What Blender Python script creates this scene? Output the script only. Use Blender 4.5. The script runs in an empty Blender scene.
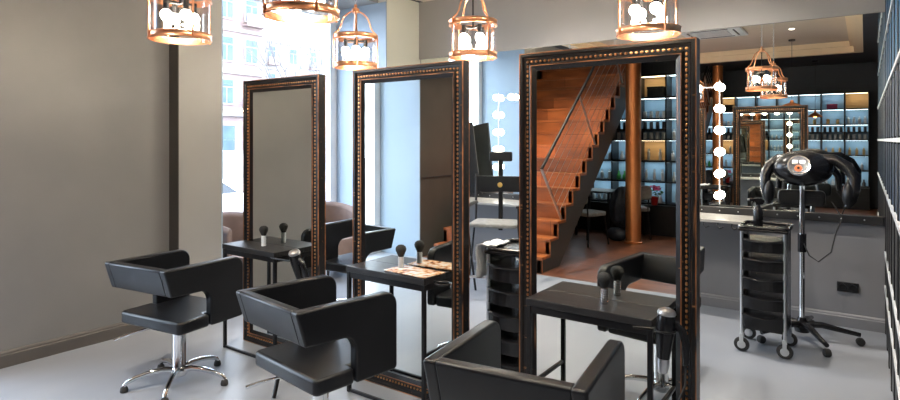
import bpy, bmesh, math, random
from mathutils import Vector, Matrix, Euler
random.seed(7)
PI = math.pi
scene = bpy.context.scene
COL = scene.collection
R = math.radians

# ------------------------------------------------------------------ materials
def new_mat(name):
    m = bpy.data.materials.new(name); m.use_nodes = True
    nt = m.node_tree
    return m, nt, nt.nodes['Principled BSDF']

def rgb(r, g, b):
    f = lambda c: (c/255.0/12.92) if c/255.0 <= 0.04045 else ((c/255.0+0.055)/1.055)**2.4
    return (f(r), f(g), f(b), 1)

def noise_mat(name, c1, c2, scale=4, rough=0.5, metal=0.0, bump=0.0, bscale=60, detail=4, stretch=(1,1,1), rough2=None, spec=0.5, coat=0.0, dist=0.01):
    m, nt, b = new_mat(name)
    tc = nt.nodes.new('ShaderNodeTexCoord'); mp = nt.nodes.new('ShaderNodeMapping')
    mp.inputs['Scale'].default_value = stretch
    nt.links.new(tc.outputs['Object'], mp.inputs['Vector'])
    n = nt.nodes.new('ShaderNodeTexNoise'); n.inputs['Scale'].default_value = scale; n.inputs['Detail'].default_value = detail
    nt.links.new(mp.outputs['Vector'], n.inputs['Vector'])
    cr = nt.nodes.new('ShaderNodeValToRGB')
    cr.color_ramp.elements[0].position = 0.3; cr.color_ramp.elements[0].color = c1
    cr.color_ramp.elements[1].position = 0.7; cr.color_ramp.elements[1].color = c2
    nt.links.new(n.outputs['Fac'], cr.inputs['Fac']); nt.links.new(cr.outputs['Color'], b.inputs['Base Color'])
    b.inputs['Roughness'].default_value = rough; b.inputs['Metallic'].default_value = metal
    b.inputs['Specular IOR Level'].default_value = spec
    b.inputs['Coat Weight'].default_value = coat
    if rough2 is not None:
        mr = nt.nodes.new('ShaderNodeMapRange'); mr.inputs['To Min'].default_value = rough; mr.inputs['To Max'].default_value = rough2
        nt.links.new(n.outputs['Fac'], mr.inputs['Value']); nt.links.new(mr.outputs['Result'], b.inputs['Roughness'])
    if bump:
        n2 = nt.nodes.new('ShaderNodeTexNoise'); n2.inputs['Scale'].default_value = bscale; n2.inputs['Detail'].default_value = 3
        nt.links.new(mp.outputs['Vector'], n2.inputs['Vector'])
        bp = nt.nodes.new('ShaderNodeBump'); bp.inputs['Strength'].default_value = bump; bp.inputs['Distance'].default_value = dist
        nt.links.new(n2.outputs['Fac'], bp.inputs['Height']); nt.links.new(bp.outputs['Normal'], b.inputs['Normal'])
    return m

def emit_mat(name, col, strength):
    m, nt, b = new_mat(name)
    b.inputs['Base Color'].default_value = (0.8, 0.8, 0.8, 1)
    b.inputs['Emission Color'].default_value = col
    b.inputs['Emission Strength'].default_value = strength
    return m

def mirror_mat(name):
    m, nt, b = new_mat(name)
    n = nt.nodes.new('ShaderNodeTexNoise'); n.inputs['Scale'].default_value = 1.5
    cr = nt.nodes.new('ShaderNodeValToRGB')
    cr.color_ramp.elements[0].color = (0.90, 0.92, 0.87, 1); cr.color_ramp.elements[1].color = (0.92, 0.935, 0.89, 1)
    nt.links.new(n.outputs['Fac'], cr.inputs['Fac']); nt.links.new(cr.outputs['Color'], b.inputs['Base Color'])
    b.inputs['Metallic'].default_value = 1; b.inputs['Roughness'].default_value = 0.0
    return m

def glass_mat(name, tint=(1,1,1,1), refl=0.08):
    m = bpy.data.materials.new(name); m.use_nodes = True; nt = m.node_tree
    nt.nodes.remove(nt.nodes['Principled BSDF'])
    out = nt.nodes['Material Output']
    t = nt.nodes.new('ShaderNodeBsdfTransparent'); t.inputs['Color'].default_value = tint
    g = nt.nodes.new('ShaderNodeBsdfGlossy'); g.inputs['Roughness'].default_value = 0.02
    lw = nt.nodes.new('ShaderNodeLayerWeight'); lw.inputs['Blend'].default_value = 0.25
    mr = nt.nodes.new('ShaderNodeMapRange'); mr.inputs['To Min'].default_value = refl*0.5; mr.inputs['To Max'].default_value = 0.5
    mx = nt.nodes.new('ShaderNodeMixShader')
    nt.links.new(lw.outputs['Facing'], mr.inputs['Value']); nt.links.new(mr.outputs['Result'], mx.inputs['Fac'])
    nt.links.new(t.outputs[0], mx.inputs[1]); nt.links.new(g.outputs[0], mx.inputs[2]); nt.links.new(mx.outputs[0], out.inputs['Surface'])
    return m

def plank_mat(name, c1, c2, cm, w, h, rough=0.3, rot=0.0, grain=1.0):
    m, nt, b = new_mat(name)
    tc = nt.nodes.new('ShaderNodeTexCoord'); mp = nt.nodes.new('ShaderNodeMapping')
    mp.inputs['Rotation'].default_value = (0, 0, rot)
    nt.links.new(tc.outputs['Object'], mp.inputs['Vector'])
    br = nt.nodes.new('ShaderNodeTexBrick'); br.inputs['Scale'].default_value = 1
    br.inputs['Brick Width'].default_value = w; br.inputs['Row Height'].default_value = h
    br.inputs['Mortar Size'].default_value = 0.002
    br.inputs['Color1'].default_value = c1; br.inputs['Color2'].default_value = c2; br.inputs['Mortar'].default_value = cm
    nt.links.new(mp.outputs['Vector'], br.inputs['Vector'])
    mp2 = nt.nodes.new('ShaderNodeMapping'); mp2.inputs['Scale'].default_value = (2, 30, 8)
    mp2.inputs['Rotation'].default_value = (0, 0, rot)
    nt.links.new(tc.outputs['Object'], mp2.inputs['Vector'])
    n = nt.nodes.new('ShaderNodeTexNoise'); n.inputs['Scale'].default_value = 1; n.inputs['Detail'].default_value = 5
    nt.links.new(mp2.outputs['Vector'], n.inputs['Vector'])
    mr = nt.nodes.new('ShaderNodeMapRange'); mr.inputs['From Min'].default_value = 0.3; mr.inputs['From Max'].default_value = 0.7
    mr.inputs['To Min'].default_value = 1-0.45*grain; mr.inputs['To Max'].default_value = 1+0.25*grain
    nt.links.new(n.outputs['Fac'], mr.inputs['Value'])
    mu = nt.nodes.new('ShaderNodeVectorMath'); mu.operation = 'SCALE'
    nt.links.new(br.outputs['Color'], mu.inputs[0]); nt.links.new(mr.outputs['Result'], mu.inputs['Scale'])
    nt.links.new(mu.outputs['Vector'], b.inputs['Base Color']); b.inputs['Roughness'].default_value = rough
    return m

def frame_mat():
    m, nt, b = new_mat('worn black and bronze frame lacquer')
    tc = nt.nodes.new('ShaderNodeTexCoord')
    def streak(sc, off):
        mp = nt.nodes.new('ShaderNodeMapping'); mp.inputs['Scale'].default_value = sc; mp.inputs['Location'].default_value = off
        nt.links.new(tc.outputs['Object'], mp.inputs['Vector'])
        n = nt.nodes.new('ShaderNodeTexNoise'); n.inputs['Scale'].default_value = 1; n.inputs['Detail'].default_value = 4
        nt.links.new(mp.outputs['Vector'], n.inputs['Vector']); return n
    a = streak((60, 90, 2.2), (0, 0, 3)); c = streak((4, 70, 40), (5, 1, 0))
    mx = nt.nodes.new('ShaderNodeMath'); mx.operation = 'MAXIMUM'
    nt.links.new(a.outputs['Fac'], mx.inputs[0]); nt.links.new(c.outputs['Fac'], mx.inputs[1])
    cr = nt.nodes.new('ShaderNodeValToRGB')
    cr.color_ramp.elements[0].position = 0.66; cr.color_ramp.elements[0].color = (0.008, 0.007, 0.007, 1)
    cr.color_ramp.elements[1].position = 0.76; cr.color_ramp.elements[1].color = (0.28, 0.13, 0.06, 1)
    nt.links.new(mx.outputs[0], cr.inputs['Fac']); nt.links.new(cr.outputs['Color'], b.inputs['Base Color'])
    b.inputs['Roughness'].default_value = 0.3; b.inputs['Specular IOR Level'].default_value = 0.35
    return m

def facade_mat():
    m = noise_mat('pale plaster facade', rgb(122, 104, 101), rgb(136, 117, 113), 0.3, 0.9)
    return m

M = {}
M['wall'] = noise_mat('warm grey wall paint', rgb(119, 118, 118), rgb(130, 128, 127), 1.2, 0.48, bump=0.05, bscale=120, spec=0.45)
M['wall_back'] = noise_mat('cool grey wall paint', rgb(118, 118, 122), rgb(126, 126, 130), 1.2, 0.45, bump=0.05, bscale=120)
M['beam'] = noise_mat('grey soffit paint', rgb(140, 138, 137), rgb(150, 147, 145), 1.0, 0.6)
M['pier'] = noise_mat('light warm grey paint', rgb(144, 142, 140), rgb(153, 151, 148), 1.0, 0.55)
M['reveal'] = noise_mat('reveal paint tinted with blue daylight', rgb(146, 164, 182), rgb(156, 173, 190), 1.0, 0.5)  # blue of the daylight on the window reveals is mixed into this colour
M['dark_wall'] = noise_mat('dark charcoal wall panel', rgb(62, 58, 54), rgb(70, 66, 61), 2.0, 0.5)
M['navy'] = noise_mat('dark navy paint', rgb(38, 42, 50), rgb(44, 48, 57), 2.0, 0.6)
M['ceiling'] = noise_mat('greige ceiling paint', rgb(212, 198, 180), rgb(220, 206, 189), 1.0, 0.7)
M['cornice'] = noise_mat('cream cornice paint', rgb(242, 216, 180), rgb(247, 224, 190), 1.0, 0.5)
M['floor'] = noise_mat('pale grey poured floor', rgb(132, 138, 148), rgb(158, 162, 170), 0.9, 0.20, detail=5, rough2=0.42, bump=0.03, bscale=14, stretch=(1, 0.35, 1))
M['woodfloor'] = plank_mat('reddish oak floorboards', rgb(104, 64, 46), rgb(128, 82, 60), rgb(40, 22, 14), 1.4, 0.12, 0.28)
M['stairwood'] = plank_mat('orange brown stair timber', rgb(186, 106, 56), rgb(142, 78, 40), rgb(70, 36, 18), 0.9, 0.2, 0.35)
M['leather'] = noise_mat('black leather', (0.0045, 0.005, 0.0065, 1), (0.007, 0.0075, 0.0095, 1), 8, 0.34, bump=0.12, bscale=260, spec=0.34, dist=0.003)
M['chrome'] = noise_mat('polished chrome', (0.78, 0.79, 0.8, 1), (0.85, 0.86, 0.87, 1), 3, 0.07, metal=1)
M['steel'] = noise_mat('brushed silver metal', (0.55, 0.56, 0.58, 1), (0.66, 0.67, 0.69, 1), 12, 0.28, metal=1)
M['black_metal'] = noise_mat('satin black metal', (0.006, 0.006, 0.007, 1), (0.009, 0.009, 0.010, 1), 10, 0.35, spec=.3)
M['plastic'] = noise_mat('black plastic', (0.006, 0.006, 0.007, 1), (0.009, 0.009, 0.011, 1), 10, 0.25, spec=.4)
M['rubber'] = noise_mat('dark rubber', (0.015, 0.015, 0.015, 1), (0.022, 0.022, 0.022, 1), 20, 0.7)
M['blackwood'] = noise_mat('black ash wood', (0.007, 0.007, 0.008, 1), (0.026, 0.025, 0.026, 1), 2.2, 0.34, spec=.35, bump=0.2, bscale=3, stretch=(2, 40, 2), detail=6, dist=0.004, rough2=0.5)
M['copper'] = noise_mat('brushed copper', rgb(226, 158, 116), rgb(238, 178, 138), 14, 0.30, metal=1)
M['column'] = noise_mat('aged copper column skin', rgb(182, 108, 62), rgb(222, 146, 92), 2.5, 0.35, metal=0.75, detail=6, stretch=(1, 1, 0.35), bump=0.1, bscale=10)
M['frame'] = frame_mat()
M['gilt'] = noise_mat('rubbed gilt edge', (0.014, 0.012, 0.011, 1), rgb(196, 128, 78), 7, 0.32, metal=0.4, detail=6)
M['skirt'] = noise_mat('dark taupe skirting paint', rgb(84, 80, 78), rgb(92, 88, 85), 3, 0.4)
M['corner'] = noise_mat('brightly lit sage grey pier paint', rgb(206, 207, 196), rgb(214, 215, 204), 1.0, 0.55)  # lighter copy of the pier paint, its stronger light put into the colour
M['bead'] = noise_mat('bronze gilt bead', rgb(150, 90, 48), rgb(240, 180, 120), 40, 0.3, metal=0.85)
M['mirror'] = mirror_mat('silvered mirror')
M['glass'] = glass_mat('clear glass')
M['lampglass'] = glass_mat('clear lantern glass', refl=0.10)
M['bulb'] = emit_mat('warm lit lantern bulb', (1.0, 0.87, 0.68, 1), 210)
M['globe'] = emit_mat('lit vanity globe', (1.0, 0.93, 0.80, 1), 34)
M['spot'] = emit_mat('lit downlight lens', (1.0, 0.90, 0.74, 1), 60)
M['amber'] = emit_mat('glowing amber bulb', (1.0, 0.30, 0.08, 1), 14)
M['led_cool'] = emit_mat('cool shelf light', (0.70, 0.87, 1.0, 1), 6)
M['led_warm'] = emit_mat('warm shelf light', (1.0, 0.80, 0.52, 1), 6)
M['white'] = noise_mat('white painted timber', rgb(225, 230, 235), rgb(236, 240, 243), 3, 0.4)
M['taupe'] = noise_mat('taupe upholstery', rgb(122, 104, 98), rgb(138, 119, 112), 6, 0.8, bump=0.1, bscale=150)
M['grey_fabric'] = noise_mat('grey seat fabric', rgb(120, 120, 118), rgb(142, 142, 140), 20, 0.85)
M['dark_fabric'] = noise_mat('dark navy quilted cloth', rgb(24, 28, 38), rgb(40, 45, 58), 20, 0.6, bump=0.4, bscale=25)
M['counter'] = noise_mat('pale stone countertop', rgb(150, 148, 143), rgb(164, 162, 157), 14, 0.25)
M['towel'] = noise_mat('white terry towel', rgb(222, 226, 230), rgb(240, 243, 246), 20, 0.95, bump=0.5, bscale=160)
M['bristle'] = noise_mat('black brush hair', (0.006, 0.006, 0.006, 1), (0.02, 0.02, 0.02, 1), 120, 0.8, bump=0.4, bscale=300)
M['facade'] = facade_mat()
M['facade2'] = noise_mat('grey cream plaster facade', rgb(142, 134, 130), rgb(150, 142, 138), 0.3, 0.9)
M['pane'] = noise_mat('bluish window pane', rgb(62, 78, 94), rgb(80, 98, 114), 0.8, 0.3, spec=.2)
M['street'] = noise_mat('street asphalt', rgb(90, 92, 96), rgb(104, 106, 110), 2, 0.9)
M['bark'] = noise_mat('grey bark', rgb(92, 88, 88), rgb(106, 102, 100), 8, 0.9)
M['green'] = noise_mat('green sign paint', rgb(10, 120, 60), rgb(14, 130, 66), 2, 0.5)
M['carpaint'] = noise_mat('white car paint', rgb(232, 234, 238), rgb(240, 242, 245), 1, 0.15)
M['darkglass'] = noise_mat('tinted car glass', rgb(30, 38, 48), rgb(40, 48, 58), 1, 0.06)
M['gold'] = noise_mat('gold badge', rgb(216, 172, 90), rgb(236, 196, 118), 30, 0.3, metal=0.8)
M['red'] = noise_mat('red glaze', rgb(170, 24, 22), rgb(190, 34, 28), 4, 0.3)
M['pink'] = noise_mat('pink petals', rgb(225, 70, 130), rgb(245, 120, 165), 30, 0.7)
M['leaf'] = noise_mat('green leaves', rgb(50, 105, 40), rgb(80, 140, 60), 20, 0.6)
M['magenta'] = noise_mat('magenta box', rgb(150, 20, 78), rgb(170, 30, 92), 4, 0.5)
M['screen'] = noise_mat('glossy control panel', rgb(30, 32, 36), rgb(120, 122, 128), 26, 0.2)
M['orange'] = noise_mat('orange dial', rgb(206, 96, 40), rgb(224, 120, 58), 10, 0.3)
M['nickel'] = noise_mat('pale grey wheel hub', rgb(176, 180, 186), rgb(196, 200, 204), 10, 0.35)
M['shelfedge'] = noise_mat('pale shelf edge', rgb(196, 200, 206), rgb(214, 217, 222), 10, 0.35)
M['bluepanel'] = noise_mat('back panel tinted with cool shelf light', rgb(136, 166, 188), rgb(156, 184, 204), 3, 0.4, stretch=(1, 1, 0.2))  # bluish cast of the niche lighting is put into the panel colour
M['midblue'] = noise_mat('petrol blue panel', rgb(34, 70, 100), rgb(50, 92, 122), 3, 0.6, spec=.15)
M['darkblue'] = noise_mat('dark blue panel', rgb(28, 38, 54), rgb(38, 54, 74), 3, 0.6, spec=.15)
M['lightwood'] = noise_mat('pale plywood niche back', rgb(196, 160, 118), rgb(212, 178, 136), 3, 0.6, stretch=(1, 1, 8))
def palette_mat():
    m, nt, b = new_mat('orange and cream printed cards')
    tc = nt.nodes.new('ShaderNodeTexCoord')
    v = nt.nodes.new('ShaderNodeTexNoise'); v.inputs['Scale'].default_value = 26; v.inputs['Detail'].default_value = 5
    nt.links.new(tc.outputs['Object'], v.inputs['Vector'])
    cr = nt.nodes.new('ShaderNodeValToRGB')
    e = cr.color_ramp.elements
    e[0].position = 0.30; e[0].color = rgb(90, 74, 66); e[1].position = 0.60; e[1].color = rgb(232, 224, 216)
    k = e.new(0.40); k.color = rgb(176, 116, 76); k = e.new(0.49); k.color = rgb(232, 188, 146)
    nt.links.new(v.outputs['Fac'], cr.inputs['Fac']); nt.links.new(cr.outputs['Color'], b.inputs['Base Color'])
    b.inputs['Roughness'].default_value = 0.2
    return m
M['palette'] = palette_mat()
BOTTLE_M = []
for i, c in enumerate([(226, 230, 234), (200, 206, 210), (30, 30, 34), (104, 60, 36), (210, 176, 110), (70, 170, 80)]):
    BOTTLE_M.append(noise_mat('bottle plastic tone %d' % i, rgb(*c), rgb(*[min(255, q+12) for q in c]), 10, 0.3))

# ------------------------------------------------------------------ mesh builder
class MB:
    def __init__(s): s.bm = bmesh.new()
    def _add(s, vs, fs):
        b = [s.bm.verts.new(v) for v in vs]
        for f in fs:
            try: s.bm.faces.new([b[i] for i in f])
            except ValueError: pass
        return s
    def box(s, x0, x1, y0, y1, z0, z1, M4=None):
        vs = [Vector(p) for p in ((x0,y0,z0),(x1,y0,z0),(x1,y1,z0),(x0,y1,z0),(x0,y0,z1),(x1,y0,z1),(x1,y1,z1),(x0,y1,z1))]
        if M4: vs = [M4 @ v for v in vs]
        return s._add(vs, [(0,3,2,1),(4,5,6,7),(0,1,5,4),(1,2,6,5),(2,3,7,6),(3,0,4,7)])
    def prism(s, poly, a, b, axis='x'):
        n = len(poly)
        def P(u, v, w):
            return {'x': (w, u, v), 'y': (u, w, v), 'z': (u, v, w)}[axis]
        vs = [P(u, v, a) for u, v in poly] + [P(u, v, b) for u, v in poly]
        fs = [tuple(range(n-1, -1, -1)), tuple(range(n, 2*n))] + [(i, (i+1) % n, n+(i+1) % n, n+i) for i in range(n)]
        return s._add(vs, fs)
    def tube(s, pts, r, seg=10, closed=False, cap=True):
        pts = [Vector(p) for p in pts]; n = len(pts)
        rs = r if isinstance(r, (list, tuple)) else [r]*n
        base = len(s.bm.verts); rings = []
        up = None
        for i, p in enumerate(pts):
            if closed: t = pts[(i+1) % n]-pts[i-1]
            else: t = pts[min(i+1, n-1)]-pts[max(i-1, 0)]
            if t.length < 1e-9: t = Vector((0, 0, 1))
            t.normalize()
            if up is None:
                up = Vector((0, 0, 1)) if abs(t.z) < 0.9 else Vector((1, 0, 0))
            a = (up - t*up.dot(t))
            if a.length < 1e-4: a = t.orthogonal()
            a.normalize(); up = a; b = t.cross(a)
            rings.append([s.bm.verts.new(p + (a*math.cos(2*PI*k/seg)+b*math.sin(2*PI*k/seg))*rs[i]) for k in range(seg)])
        m = n if closed else n-1
        for i in range(m):
            A, B = rings[i], rings[(i+1) % n]
            for k in range(seg):
                s.bm.faces.new([A[k], A[(k+1) % seg], B[(k+1) % seg], B[k]])
        if cap and not closed:
            s.bm.faces.new(rings[0][::-1]); s.bm.faces.new(rings[-1])
        return s
    def lathe(s, prof, c=(0, 0, 0), seg=24, M4=None, ang=2*PI):
        c = Vector(c); rings = []
        for r, z in prof:
            if r < 1e-6:
                v = Vector((0, 0, z)); v = (M4 @ v if M4 else v)+c
                rings.append([s.bm.verts.new(v)])
            else:
                q = []
                for k in range(seg):
                    v = Vector((r*math.cos(2*PI*k/seg), r*math.sin(2*PI*k/seg), z))
                    v = (M4 @ v if M4 else v)+c
                    q.append(s.bm.verts.new(v))
                rings.append(q)
        for A, B in zip(rings, rings[1:]):
            for k in range(seg):
                k2 = (k+1) % seg
                if len(A) == 1 and len(B) == 1: continue
                if len(A) == 1: s.bm.faces.new([A[0], B[k2], B[k]])
                elif len(B) == 1: s.bm.faces.new([A[k], A[k2], B[0]])
                else: s.bm.faces.new([A[k], A[k2], B[k2], B[k]])
        return s
    def ball(s, c, r, seg=16, rings=8, sc=(1, 1, 1), M4=None):
        S = Matrix.Diagonal((sc[0], sc[1], sc[2], 1))
        if M4: S = M4 @ S
        return s.lathe([(r*math.sin(PI*i/rings), -r*math.cos(PI*i/rings)) for i in range(rings+1)], c, seg, S)
    def build(s, name, mat, parent=None, smooth=True, bevel=0, bseg=2, loc=None, angle=40, sub=0):
        bmesh.ops.recalc_face_normals(s.bm, faces=s.bm.faces[:])
        me = bpy.data.meshes.new(name); s.bm.to_mesh(me); s.bm.free()
        o = bpy.data.objects.new(name, me); COL.objects.link(o)
        me.materials.append(M[mat] if isinstance(mat, str) else mat)
        if smooth:
            me.polygons.foreach_set('use_smooth', [True]*len(me.polygons))
            try: me.set_sharp_from_angle(angle=R(angle))
            except Exception: pass
        if parent: o.parent = parent
        if loc: o.location = loc
        if bevel:
            b = o.modifiers.new('bevel', 'BEVEL'); b.width = bevel; b.segments = bseg; b.limit_method = 'ANGLE'; b.angle_limit = R(35)
            b.harden_normals = False
        if sub:
            q = o.modifiers.new('sub', 'SUBSURF'); q.levels = sub; q.render_levels = sub
        return o

def tag(o, label=None, cat=None, group=None, kind=None):
    if label: o['label'] = label
    if cat: o['category'] = cat
    if group: o['group'] = group
    if kind: o['kind'] = kind
    return o
def thing(name, label, cat, loc=(0, 0, 0), rz=0, group=None):
    o = bpy.data.objects.new(name, None); COL.objects.link(o); o.empty_display_size = 0.1
    o.location = loc; o.rotation_euler = (0, 0, rz)
    return tag(o, label, cat, group)
def struct(o): o['kind'] = 'structure'; return o
def copy_tree(o, parent=None, loc=None, rz=None, label=None, group=None):
    c = o.copy(); COL.objects.link(c); c.parent = parent
    if loc is not None: c.location = loc
    if rz is not None: c.rotation_euler = (0, 0, rz)
    if label: c['label'] = label
    if group: c['group'] = group
    for ch in [x for x in bpy.data.objects if x.parent == o]:
        copy_tree(ch, c)
    return c
def Tm(x, y, z): return Matrix.Translation((x, y, z))
def Rm(a, ax): return Matrix.Rotation(a, 4, ax)

# ------------------------------------------------------------------ room shell
YB = 5.83      # back wall
XL = -4.78     # left wall
XR = 1.60
YF = -4.52     # far wall behind the camera
ZC = 3.30      # ledge ceiling

struct(MB().box(XL-0.9, XR+.2, -0.54, YB+.2, -0.1, 0).build('floor', 'floor', smooth=False))
struct(MB().box(XL-0.9, XR+.2, YF-.2, -0.54, -0.1, 0.0).build('floor_wood', 'woodfloor', smooth=False))

# left wall pieces (windows recessed in a thick wall)
def wbox(name, mat, *b, bevel=0): return struct(MB().box(*b).build(name, mat, smooth=False, bevel=bevel))
T = 0.85
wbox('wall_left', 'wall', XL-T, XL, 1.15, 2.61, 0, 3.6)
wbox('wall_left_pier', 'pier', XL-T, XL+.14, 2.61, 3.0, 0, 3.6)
wbox('wall_left_dark_strip', 'dark_wall', XL-.01, XL+.139, 2.602, 2.611, 0, 3.6)  # thin dark sheet over the narrow front face of the pier
wbox('wall_left_corner', 'corner', XL-T, XL+.14, 5.19, YB, 0, 3.6)
wbox('wall_left_reveal', 'reveal', XL-T, XL+.139, 5.174, 5.191, 0.0, 3.2)
wbox('wall_left_side_reveal', 'reveal', XL-T, XL+.139, 2.999, 3.015, 0.0, 3.2)
wbox('wall_left_lintel', 'pier', XL-T, XL, 3.0, 5.19, 3.2, 3.6)
wbox('wall_left_rear_lintel', 'wall', XL-T, XL, -0.5, 1.15, 3.2, 3.6)
wbox('wall_left_rear_reveal', 'reveal', XL-T, XL-.001, -0.515, -0.499, 0.0, 3.2)
wbox('wall_left_far', 'dark_wall', XL-T, XL, YF, -0.515, 0, 3.6)
wbox('trim_1', 'navy', XL, XL+.012, -1.4, -0.52, 1.045, 1.055)
# back wall
wbox('wall_back', 'wall_back', XL-T, XR+.2, YB, YB+.2, 0, 3.9)
wbox('wall_back_soffit', 'beam', XL+.14, XR, YB-.03, YB, 2.58, 3.6)
wbox('wall_right', 'wall_back', XR, XR+.2, YF, YB, 0, 3.9)
wbox('wall_front', 'navy', XL-T, XR+.2, YF-.2, YF, 0, 3.9)
# baseboards: stepped
def baseboard(name, mat, a, b, axis):
    m = MB()
    prof = [(0, 0), (.02, 0), (.02, .082), (.014, .088), (.014, .098), (.008, .108), (0, .110)]
    if axis == 'left':
        m.prism([(XL+u, v) for u, v in prof], a, b, 'y')
    else:
        m.prism([(YB-u, v) for u, v in prof], a, b, 'x')
    struct(m.build(name, mat, smooth=False))
baseboard('baseboard_left', 'skirt', 1.15, 2.61, 'left')
baseboard('baseboard_back', 'wall_back', XL+.14, XR, 'back')

# ceiling with coffer
cx0, cx1, cy0, cy1 = -4.35, -0.25, -2.35, 5.45
CW = 0.22
zc2 = 3.52
wbox('ceiling', 'ceiling', cx0-.3, cx1+.3, cy0-.3, cy1+.3, zc2, zc2+.1)
def ring(name, mat, x0, x1, y0, y1, w, z0, z1, bot=None):
    m = MB()
    m.box(x0-w, x1+w, y0-w, y0, z0, z1); m.box(x0-w, x1+w, y1, y1+w, z0, z1)
    m.box(x0-w, x0, y0, y1, z0, z1); m.box(x1, x1+w, y0, y1, z0, z1)
    return struct(m.build(name, mat, smooth=False))
ring('trim_2', 'cornice', cx0, cx1, cy0, cy1, CW, 3.42, zc2)
ring('trim_3', 'cornice', cx0-.07, cx1+.07, cy0-.07, cy1+.07, CW-.07, 3.30, 3.42)
m = MB()
X0, X1, Y0, Y1 = cx0-CW, cx1+CW, cy0-CW, cy1+CW
m.box(XL-T, X0, YF, YB, ZC+.005, ZC+.1); m.box(X1, XR, YF, YB, ZC+.005, ZC+.1)
m.box(X0, X1, YF, Y0, ZC+.005, ZC+.1)
struct(m.build('ceiling_dark', 'navy', smooth=False))
struct(MB().box(X0, X1, Y1, YB, ZC+.005, ZC+.1).build('ceiling_back', 'ceiling', smooth=False))
# roof slab so no daylight leaks
wbox('ceiling_slab', 'navy', XL-T, XR+.2, YF-.2, YB+.2, 3.75, 3.9)

# windows
def window(n, y0, y1, z0, z1, xw):
    t = thing('window_%d' % n, None, None); t['kind'] = 'structure'
    fw = .11
    m = MB()
    m.box(xw-.04, xw+.04, y0, y0+fw, z0, z1); m.box(xw-.04, xw+.04, y1-fw, y1, z0, z1)
    m.box(xw-.04, xw+.04, y0+fw, y1-fw, z0, z0+fw); m.box(xw-.04, xw+.04, y0+fw, y1-fw, z1-fw, z1)
    m.build('window_frame', 'white', t, smooth=False, bevel=.006)
    MB().box(xw-.006, xw+.006, y0+fw, y1-fw, z0+fw, z1-fw).build('window_pane', 'glass', t, smooth=False)
    MB().box(xw-.03, xw+.06, y0, y1, 0.001, z0).build('window_sill', 'white', t, smooth=False, bevel=.005)
window(1, 3.015, 5.174, 0.03, 3.2, -5.52)
window(2, -0.499, 1.15, 0.03, 3.2, -5.52)

# ------------------------------------------------------------------ back wall fittings
wm = thing('wall_mirror', 'huge frameless wall mirror filling the back wall above the ledge', 'mirror', (0, 0, 0))
MB().box(-4.62, 0.42, YB-.012, YB-.002, .93, 2.58).build('mirror_glass', 'mirror', wm, smooth=False)
rail = thing('wall_ledge', 'long narrow black ledge with studs under the wall mirror', 'ledge')
MB().box(-4.62, 0.12, YB-.045, YB-.0, .865, .932).build('ledge_rail', 'blackwood', rail, smooth=False, bevel=.004)
for i in range(30): MB().ball((-4.5+i*.155, YB-.046, .90), .006, 8, 4).build('stud', 'steel', rail)
ct = thing('countertop', 'pale narrow countertop below the wall mirror, behind the drawer trolleys', 'counter')
MB().box(-4.2, -0.75, YB-.50, YB-.046, .845, .872).build('top', 'counter', ct, smooth=False, bevel=.004)
for x in (-3.9, -2.9, -1.9, -.80): MB().box(x-.012, x+.012, YB-.46, YB-.001, .80, .845).build('bracket', 'black_metal', ct, smooth=False)
for x in (-1.24, -1.13, -1.02, -.91):
    MB().tube([(x, YB-.49, .845), (x, YB-.505, .82), (x+.02, YB-.515, .80), (x+.045, YB-.505, .815)], .006, 8).build('hook', 'black_metal', ct)

def bulb_strip(label, pts, strip):
    t = thing('vanity_light_strip', label, 'lights', (0, 0, 0), 0, 'vanity lights around the wall mirror')
    MB().box(*strip).build('mounting_strip', 'pier', t, smooth=False, bevel=.003)
    for x, z in pts:
        h = MB().lathe([(0, 0), (.022, 0), (.022, .02), (.016, .03), (0, .03)], (x, YB-.022, z), 14, Rm(PI/2, 'X')).build('socket', 'white', t)
        MB().ball((x, YB-.068, z), .036, 18, 10).build('bulb', 'globe', h)
zs = [2.04-.2*i for i in range(6)]
bx0, bx1 = -3.47, -1.095
bulb_strip('left upright row of lit globes beside the black director chair', [(bx0, z) for z in zs], (bx0-.006, bx0+.006, YB-.018, YB-.012, .95, 2.10))
bulb_strip('right upright row of lit globes beside the hood dryer', [(bx1, z) for z in zs], (bx1-.006, bx1+.006, YB-.018, YB-.012, .95, 2.10))
bulb_strip('top row of lit globes across the wall mirror', [(bx0+(bx1-bx0)*i/12, 2.04) for i in range(1, 12)], (bx0+.02, bx1-.02, YB-.018, YB-.012, 2.034, 2.046))

so = thing('wall_socket', 'black double wall socket above the baseboard right of the hood dryer', 'socket', (-.117, YB, .33))
MB().box(-.075, .075, -.012, 0, -.04, .04).build('cover_plate', 'plastic', so, smooth=False, bevel=.003)
for x in (-.035, .035):
    MB().lathe([(0, .002), (.022, .002), (.024, .006), (.027, .006), (.027, 0)], (x, -.012, 0), 18, Rm(PI/2, 'X')).build('socket_well', 'black_metal', so)

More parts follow.
